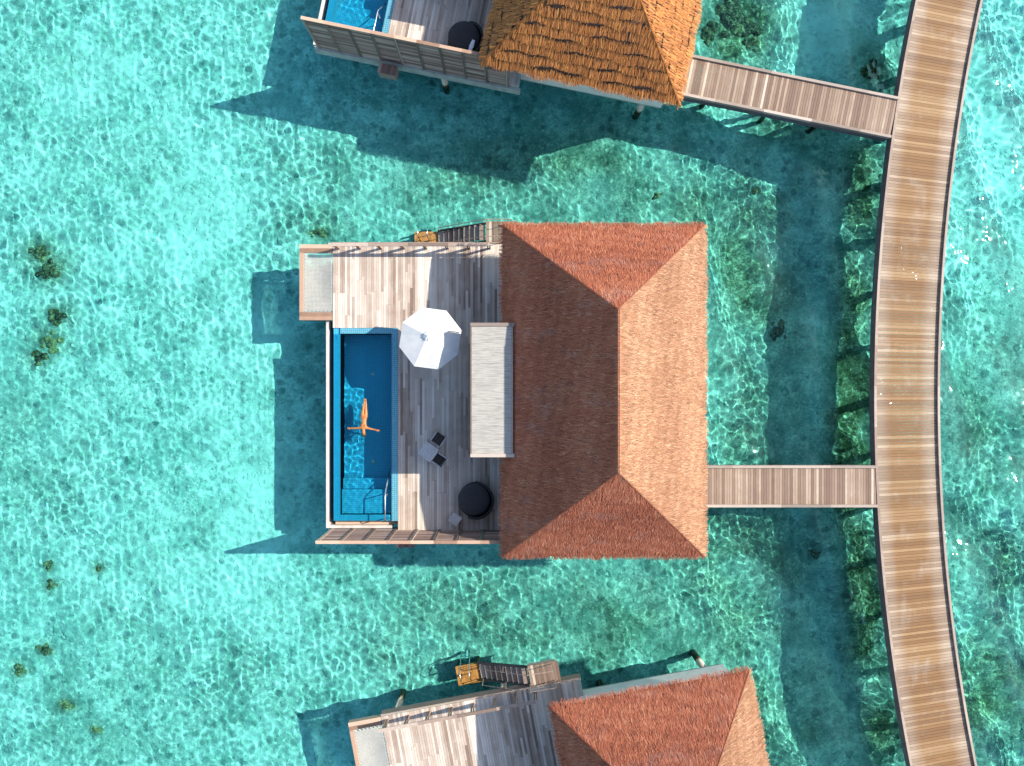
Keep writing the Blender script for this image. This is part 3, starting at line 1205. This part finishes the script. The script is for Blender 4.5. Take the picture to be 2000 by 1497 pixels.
x = nx0
while x <= nx1 + .01:
    mb.tube([(x, ny0 + (ny1 - ny0) * i / 14, sag(x, ny0 + (ny1 - ny0) * i / 14)) for i in range(15)], .0185, 4)
    x += .064
y = ny0
while y <= ny1 + .01:
    mb.tube([(nx0 + (nx1 - nx0) * i / 8, y, sag(nx0 + (nx1 - nx0) * i / 8, y) + .012) for i in range(9)], .0185, 4)
    y += .064
mb.build('netting', M['net'], net)
mb = MB(NO)
k, y = 0, ny0 - .05
while y < ny1:                                       # lacing to the frame
    mb.tube([(-10.2, y, 2.18), (nx0, y + .06, 2.15), (-10.2, y + .12, 2.18)], .012, 5)
    mb.tube([(-8.76, y, 2.18), (nx1, y + .06, 2.15), (-8.76, y + .12, 2.18)], .012, 5)
    y += .16
x = nx0
while x < nx1:
    mb.tube([(x, 3.456, 2.18), (x + .07, ny0, 2.15), (x + .14, 3.456, 2.18)], .014, 5)
    mb.tube([(x, 6.376, 2.18), (x + .07, ny1, 2.15), (x + .14, 6.376, 2.18)], .014, 5)
    x += .19
mb.build('lacing', M['net_cord'], net)
copy_to(net, 'bottom', 'pale rope net in a timber frame at the corner of the bottom villa deck')

# ------------------------------------------------------------------ staircase down to the sea
TO = (-1.3, 7.3, 0)
st = thing('sea_staircase', 'timber stairs to a wet brown platform, half hidden by the middle deck railing', 'staircase', TO, 'stairs down to the sea')
mb = MB(TO)
x = -1.26
while x < .12:
    mb.box(x, x + .125, 6.89, 7.9, 2.155, 2.198)
    x += .137
mb.build('landing', M['bridge'], st)
mb = MB(TO)
mb.box(-1.26, .11, 6.9, 6.96, 1.9, 2.15)
mb.box(-1.26, .11, 7.84, 7.9, 1.9, 2.15)
mb.build('landing_frame', M['trim'], st)
n = 9
for i in range(n):
    q = (i + .6) / n
    x, z = -1.3 - q * 2.45, 2.2 - q * 1.85
    mb = MB(TO)
    mb.box(x - .125, x + .125, 7.02, 7.78, z - .035, z)
    mb.build('tread', M['trim'], st)
for y in (6.95, 7.82):
    mb = MB(TO)
    mb.poly8([(-3.8, y - .03, .28), (-1.26, y - .03, 1.98), (-1.26, y + .03, 1.98), (-3.8, y + .03, .28), (-3.8, y - .03, .52), (-1.26, y - .03, 2.24), (-1.26, y + .03, 2.24), (-3.8, y + .03, .52)])
    mb.build('stringer', M['dark_wood'], st)
mb = MB(TO)
for y in (6.99, 7.8):
    mb.tube([(-3.75, y, 1.2), (-1.3, y, 3.05), (-.05, y, 3.1)], .02, 6)
    for x in (-3.7, -2.5, -1.3, -.05):
        zb = 2.2 if x > -1.35 else 2.2 + (x + 1.3) / 2.45 * 1.85
        mb.tube([(x, y, zb - .1), (x, y, min(3.08, zb + .88))], .018, 6)
mb.build('handrail', M['trim'], st)
mb = MB(TO)
for i in range(9):
    mb.box(-5.02 + i * .139, -4.892 + i * .139, 6.8, 7.8, .26, .31)
mb.build('platform', M['wet_wood'], st)
mb = MB(TO)
mb.box(-5.0, -4.9, 6.83, 7.77, .02, .255)
mb.box(-3.9, -3.8, 6.83, 7.77, .02, .255)
wet(mb.build('platform_frame', M['dark_wood'], st))
for x in (-4.9, -3.9):
    for y in (6.95, 7.65):
        mb = MB(TO)
        mb.tube([(x, y, -2.3), (x, y, .02)], .09, 8)
        wet(mb.build('piling', M['pile'], st, True))
mb = MB(TO)
for x in (-4.72, -4.25):
    mb.tube([(x, 7.35, .3), (x, 7.35, 1.15), (x, 7.5, 1.3), (x, 7.85, 1.15), (x, 8.15, -1.4)], .024, 8)
for z, y in ((-.15, 7.99), (-.45, 8.03), (-.75, 8.07), (-1.05, 8.1)):
    mb.box(-4.72, -4.25, y - .04, y + .04, z - .012, z + .012)
wet(mb.build('ladder', M['metal'], st, True))
copy_to(st, 'bottom', 'timber stairs to a wet brown platform beside the bottom villa deck')

# ------------------------------------------------------------------ parasol
GO = (-3.74, 2.04, 2.2)
um = thing('parasol', 'white octagonal parasol open between pool and canopy', 'parasol', GO)
mb = MB(GO)
ap = Vector((-3.80, 2.12, 5.0))
rad, rz = 1.47, 4.42
rim = [Vector((GO[0] + rad * math.cos(R(15 + 45 * k)), GO[1] + rad * math.sin(R(15 + 45 * k)), rz)) for k in range(8)]
for k in range(8):
    a, b = rim[k], rim[(k + 1) % 8]
    NJ = 6
    for j in range(NJ):                                # cloth sags a little between the ribs
        for half in range(2):
            def P(t, h):
                p, q = ap.lerp(a, t), ap.lerp(b, t)
                c = p.lerp(q, h)
                return c - Vector((0, 0, .035 * t * math.sin(math.pi * h)))
            t0, t1 = (j / NJ) * .97 + .03, ((j + 1) / NJ) * .97 + .03
            mb.quad(P(t0, half / 2), P(t1, half / 2), P(t1, half / 2 + .5), P(t0, half / 2 + .5))
    mid = a.lerp(b, .5)
    mb.quad(a, a - Vector((0, 0, .1)), mid - Vector((0, 0, .135)), mid - Vector((0, 0, .035)))
    mb.quad(mid - Vector((0, 0, .035)), mid - Vector((0, 0, .135)), b - Vector((0, 0, .1)), b)
canopy = mb.build('canopy', M['canvas'], um)
mb = MB(GO)
for k in range(8):
    an = R(15 + 45 * k)
    a = ap + Vector((.2 * math.cos(an), .2 * math.sin(an), -.01))
    b = ap + Vector((.2 * math.cos(an + R(45)), .2 * math.sin(an + R(45)), -.01))
    mb.quad(ap + Vector((0, 0, .09)), a, b.lerp(a, .5) - Vector((0, 0, .03)), b)
mb.build('vent_cap', M['canvas'], canopy)
mb = MB(GO)
mb.tube([(-3.80, 2.12, 4.95), (-3.80, 2.12, 5.14)], .025, 8, .5, .012)
mb.build('finial', M['frame'], um)
mb = MB(GO)
mb.tube([(GO[0], GO[1], 2.25), tuple(ap)], .032, 10)
mb.build('pole', M['frame'], um)
mb = MB(GO)
for k in range(8):
    mb.tube([tuple(ap - Vector((0, 0, .06))), tuple(rim[k] - Vector((0, 0, .03)))], .012, 6)
mb.build('ribs', M['frame'], um)
mb = MB(GO)
mb.lathe((GO[0], GO[1]), [(.34, 2.204), (.34, 2.26), (.06, 2.30), (.045, 2.5)], 24)
mb.build('base', M['frame'], um, True)
mb = MB(GO)
p0, p1 = ap.lerp(rim[0], .62), ap.lerp(rim[0], .97)
mb.tube([tuple(p0 + Vector((-.03, .06, .03))), tuple(p1 + Vector((-.03, -.10, .05)))], .016, 5)
mb.build('strap', M['charcoal'], canopy)


# ------------------------------------------------------------------ deck furniture
def table(name, label, cat, c, size, h, rot, group=None):
    o = (c[0], c[1], 2.2)
    t = thing(name, label, cat, o, group)
    mb = MB(o)
    w = size / 5
    for i in range(5):
        mb.rbox(c, (w - .012, size), rot, 2.2 + h - .03, 2.2 + h, None, (-size / 2 + w * (i + .5), 0))
    mb.build('table_top', M['frame'], t)
    for sx in (-1, 1):
        for sy in (-1, 1):
            mb = MB(o)
            mb.rbox(c, (.045, .045), rot, 2.204, 2.2 + h - .032, None, (sx * (size / 2 - .05), sy * (size / 2 - .05)))
            mb.build('leg', M['frame'], t)
    return t


table('dining_table', 'square grey slatted table with two dark chairs on the middle deck', 'table', (-4.0, -3.29), .74, .74, R(-35))
table('side_table', 'small square grey table beside the black round daybed', 'side table', (-2.75, -6.58), .5, .42, R(-37))


def chair(c, rot, label):
    o = (c[0], c[1], 2.2)
    t = thing('deck_chair', label, 'chair', o, 'dark sling chairs on the decks')
    mb = MB(o)
    for i in range(6):
        mb.rbox(c, (.46, .075), rot, 2.2 + .43, 2.2 + .455, .5, (0, -.2 + i * .08))
    mb.build('seat', M['sling'], t)
    mb = MB(o)
    mb.rbox(c, (.05, .44), rot, 2.2 + .5, 2.2 + .84, .5, (.27, 0))
    mb.build('backrest', M['sling'], t)
    mb = MB(o)
    for sy in (-1, 1):
        mb.rbox(c, (.56, .035), rot, 2.2 + .40, 2.2 + .44, .5, (.01, sy * .255))
    mb.rbox(c, (.035, .475), rot, 2.2 + .40, 2.2 + .44, .5, (-.255, 0))
    mb.build('seat_frame', M['frame'], t)
    for sy in (-1, 1):
        mb = MB(o)
        mb.rbox(c, (.46, .045), rot, 2.2 + .62, 2.2 + .65, .5, (.03, sy * .262))
        mb.build('armrest', M['frame'], t)
    for sx in (-.25, .28):
        for sy in (-.262, .262):
            mb = MB(o)
            mb.rbox(c, (.03, .03), rot, 2.204, 2.2 + (.617 if sx < 0 else .398), .5, (sx, sy))
            mb.build('leg', M['frame'], t)
    return t


chair((-3.56, -2.72), R(55), 'dark chair at the upper corner of the square deck table')
c2 = chair((-3.52, -3.68), R(-35), 'dark chair at the lower corner of the square deck table')
copy_to(c2, 'top', 'dark chair just showing at the top edge on the orange villa deck')

BO = (-1.77, -5.66, 2.2)
db = thing('daybed', 'round black daybed with charcoal mattress on the middle deck', 'daybed', BO, 'round black daybeds')
mb = MB(BO)
mb.lathe(BO[:2], [(.78, 2.206), (.84, 2.24), (.84, 2.5), (.82, 2.53)], 40)
mb.build('base', M['rattan'], db, True)
mb = MB(BO)
mb.lathe((BO[0] - .06, BO[1] + .05), [(.74, 2.532), (.77, 2.58), (.77, 2.68), (.73, 2.73), (.4, 2.745), (.02, 2.75)], 40)
mb.build('mattress', M['charcoal'], db, True)
mb = MB(BO)
na = 30
for i in range(na):
    def ring(i):
        q = i / na
        a = R(-115 + 205 * q)
        h_ = .42 * math.sin(math.pi * q) ** .6
        return [(BO[0] + rr * math.cos(a), BO[1] + rr * math.sin(a), zz) for rr, zz in ((.845, 2.4), (.92, 2.5 + h_), (.80, 2.5 + h_), (.785, 2.4))]
    A, B = ring(i), ring(i + 1)
    for k in range(4):
        mb.quad(A[k], B[k], B[(k + 1) % 4], A[(k + 1) % 4])
mb.build('backrest', M['rattan'], db, True)
dbt = copy_to(db, 'top', 'round black daybed behind the screen of the orange thatched villa')
x, y = at(921, 90, 2.98)
tw = thing('towel', 'white towel lying on the daybed of the orange thatched villa', 'towel', (x, y, 2.96))
mb = MB((x, y, 2.96))
for i in range(5):
    mb.rbox((x, y), (.2 - .03 * abs(i - 2), .115), R(-20), 2.94, 3.0 + .02 * (i % 2), .5, (0, -.23 + i * .115))
mb.build('cloth', M['towel'], tw)

# ------------------------------------------------------------------ person floating on her back in the pool
skin = new_mat('skin', (.5, .24, .1), .5, 0, .4)
g = N(skin)
nn = g.noise(g.coord(), 6, 3, .5)
g.base(g.ramp(nn, [(.3, (.34, .125, .03)), (.7, (.44, .18, .05))]))
hair_m = plain('hair', (.16, .085, .035), .55, .4, 14)
bikini_m = plain('bikini', (.42, .13, .045), .7, .2, 10)
FO = (-7.23, -1.66, 2.17)
SV, SE, SR = [], [], []


def joint(p, r, prev=None):
    SV.append(tuple(Vector(p)))
    r = r if isinstance(r, tuple) else (r, r)
    SR.append((r[0] * 1.12, r[1] * 1.05))
    if prev is not None:
        SE.append((prev, len(SV) - 1))
    return len(SV) - 1


# body frame: +y towards the feet, x across, z up; pelvis at 0
pel = joint((0, 0, 0), (.135, .10))
wa = joint((-.005, -.17, .015), (.105, .085), pel)
ch = joint((-.015, -.36, .03), (.125, .10), wa)
sh = joint((-.02, -.50, .03), (.10, .075), ch)
nk = joint((-.022, -.60, .03), (.048, .048), sh)
h1 = joint((-.023, -.68, .035), (.078, .085), nk)
h2 = joint((-.023, -.765, .04), (.082, .098), h1)
h3 = joint((-.023, -.845, .035), (.055, .065), h2)
for s_, sy_ in ((-1, .0), (1, -.12)):
    a = joint((s_ * .14 - .02, -.53, .03), .058, sh)
    e = joint((s_ * .40 - .02, -.555 + sy_ * .35, .0), .04, a)
    w = joint((s_ * .62 - .02, -.55 + sy_ * .8, .0), .027, e)
    hd = joint((s_ * .68 - .02, -.55 + sy_ * .9, .0), (.034, .018), w)
    for f in range(4):                                 # fingers
        k1 = joint((s_ * .725 - .02, -.575 + sy_ * .9 + f * .019, .0), .009, hd)
        k2 = joint((s_ * (.76 + (.012 if f in (1, 2) else 0)) - .02, -.582 + sy_ * .9 + f * .022, .006), .008, k1)
        joint((s_ * (.785 + (.014 if f in (1, 2) else 0)) - .02, -.584 + sy_ * .9 + f * .023, .016), .007, k2)
    t1 = joint((s_ * .68 - .02, -.60 + sy_ * .9, .01), .011, hd)
    joint((s_ * .715 - .02, -.632 + sy_ * .9, .018), .009, t1)
for s_ in (-1, 1):
    hp = joint((s_ * .085, .06, -.005), (.095, .09), pel)
    kn = joint((s_ * .06 + .02, .43, .0), (.06, .058), hp)
    cf = joint((s_ * .052 + .03, .56, -.01), (.054, .055), kn)
    an = joint((s_ * .035 + .045, .79, .0), .034, cf)
    joint((s_ * .03 + .05, .825, .05), (.036, .03), an)
    joint((s_ * .03 + .052, .895, .075), (.034, .018), len(SV) - 1)
me = bpy.data.meshes.new('person')
me.from_pydata(SV, SE, [])
person = link('person', me)
person.location = FO
md = person.modifiers.new('skin', 'SKIN')
md.use_smooth_shade = True
sv = me.skin_vertices[0].data
for i, r in enumerate(SR):
    sv[i].radius = r
    sv[i].use_root = (i == 0)
ss = person.modifiers.new('smooth', 'SUBSURF')
ss.levels = ss.render_levels = 2
me.materials.append(skin)
tag(person, 'person floating on their back in the pool with arms stretched out', 'person')
wet(person)


def blob(name, c, r, mat_, parent, tone=.5, n=12):
    mb = MB((0, 0, 0))
    prof = [(max(.001, math.cos(t)), math.sin(t)) for t in [-math.pi / 2 + math.pi * i / 8 for i in range(9)]]
    mb.lathe((0, 0), prof, n, tone)
    mb.v = [(x * r[0] + c[0], y * r[1] + c[1], z * r[2] + c[2]) for x, y, z in mb.v]
    return wet(mb.build(name, mat_, parent, True))


hr = blob('hair', (-.023, -.815, .0), (.105, .115, .095), hair_m, person)
mb = MB((0, 0, 0))
for k in range(16):
    a = -.5 * math.pi + (k - 7.5) * .13
    q = .13 + .05 * math.sin(k * 2.3)
    mb.tube([(-.023 + .06 * math.cos(a), -.82 + .06 * math.sin(a), -.02), (-.023 + (.07 + q * .5) * math.cos(a + .1), -.82 + (.07 + q * .5) * math.sin(a + .1), -.02), (-.023 + (.07 + q) * math.cos(a - .05), -.82 + (.07 + q) * math.sin(a - .05), -.03)], .012, 5, .5, .004)
wet(mb.build('hair_strands', hair_m, person, True))
for s_ in (-1, 1):
    blob('eye', (-.023 + s_ * .03, -.735, .128), (.011, .007, .006), M['charcoal'], person, n=8)
    blob('bikini_cup', (-.012 + s_ * .062, -.405, .098), (.056, .052, .042), bikini_m, person)
blob('nose', (-.023, -.708, .135), (.011, .02, .018), skin, person, n=8)
blob('mouth', (-.023, -.675, .118), (.02, .007, .007), bikini_m, person, n=8)
mb = MB((0, 0, 0))
for i in range(10):
    x0, x1 = -.14 + .028 * i, -.112 + .028 * i
    f = lambda x: .108 - .9 * x * x * 1.6
    w0, w1 = .035 + .04 * (1 - abs(x0) / .14), .035 + .04 * (1 - abs(x1) / .14)
    mb.quad((x0, -.06, f(x0)), (x1, -.06, f(x1)), (x1, -.06 + w1 * 1.5, f(x1) - .002), (x0, -.06 + w0 * 1.5, f(x0) - .002))
wet(mb.build('bikini_bottom', bikini_m, person, True))
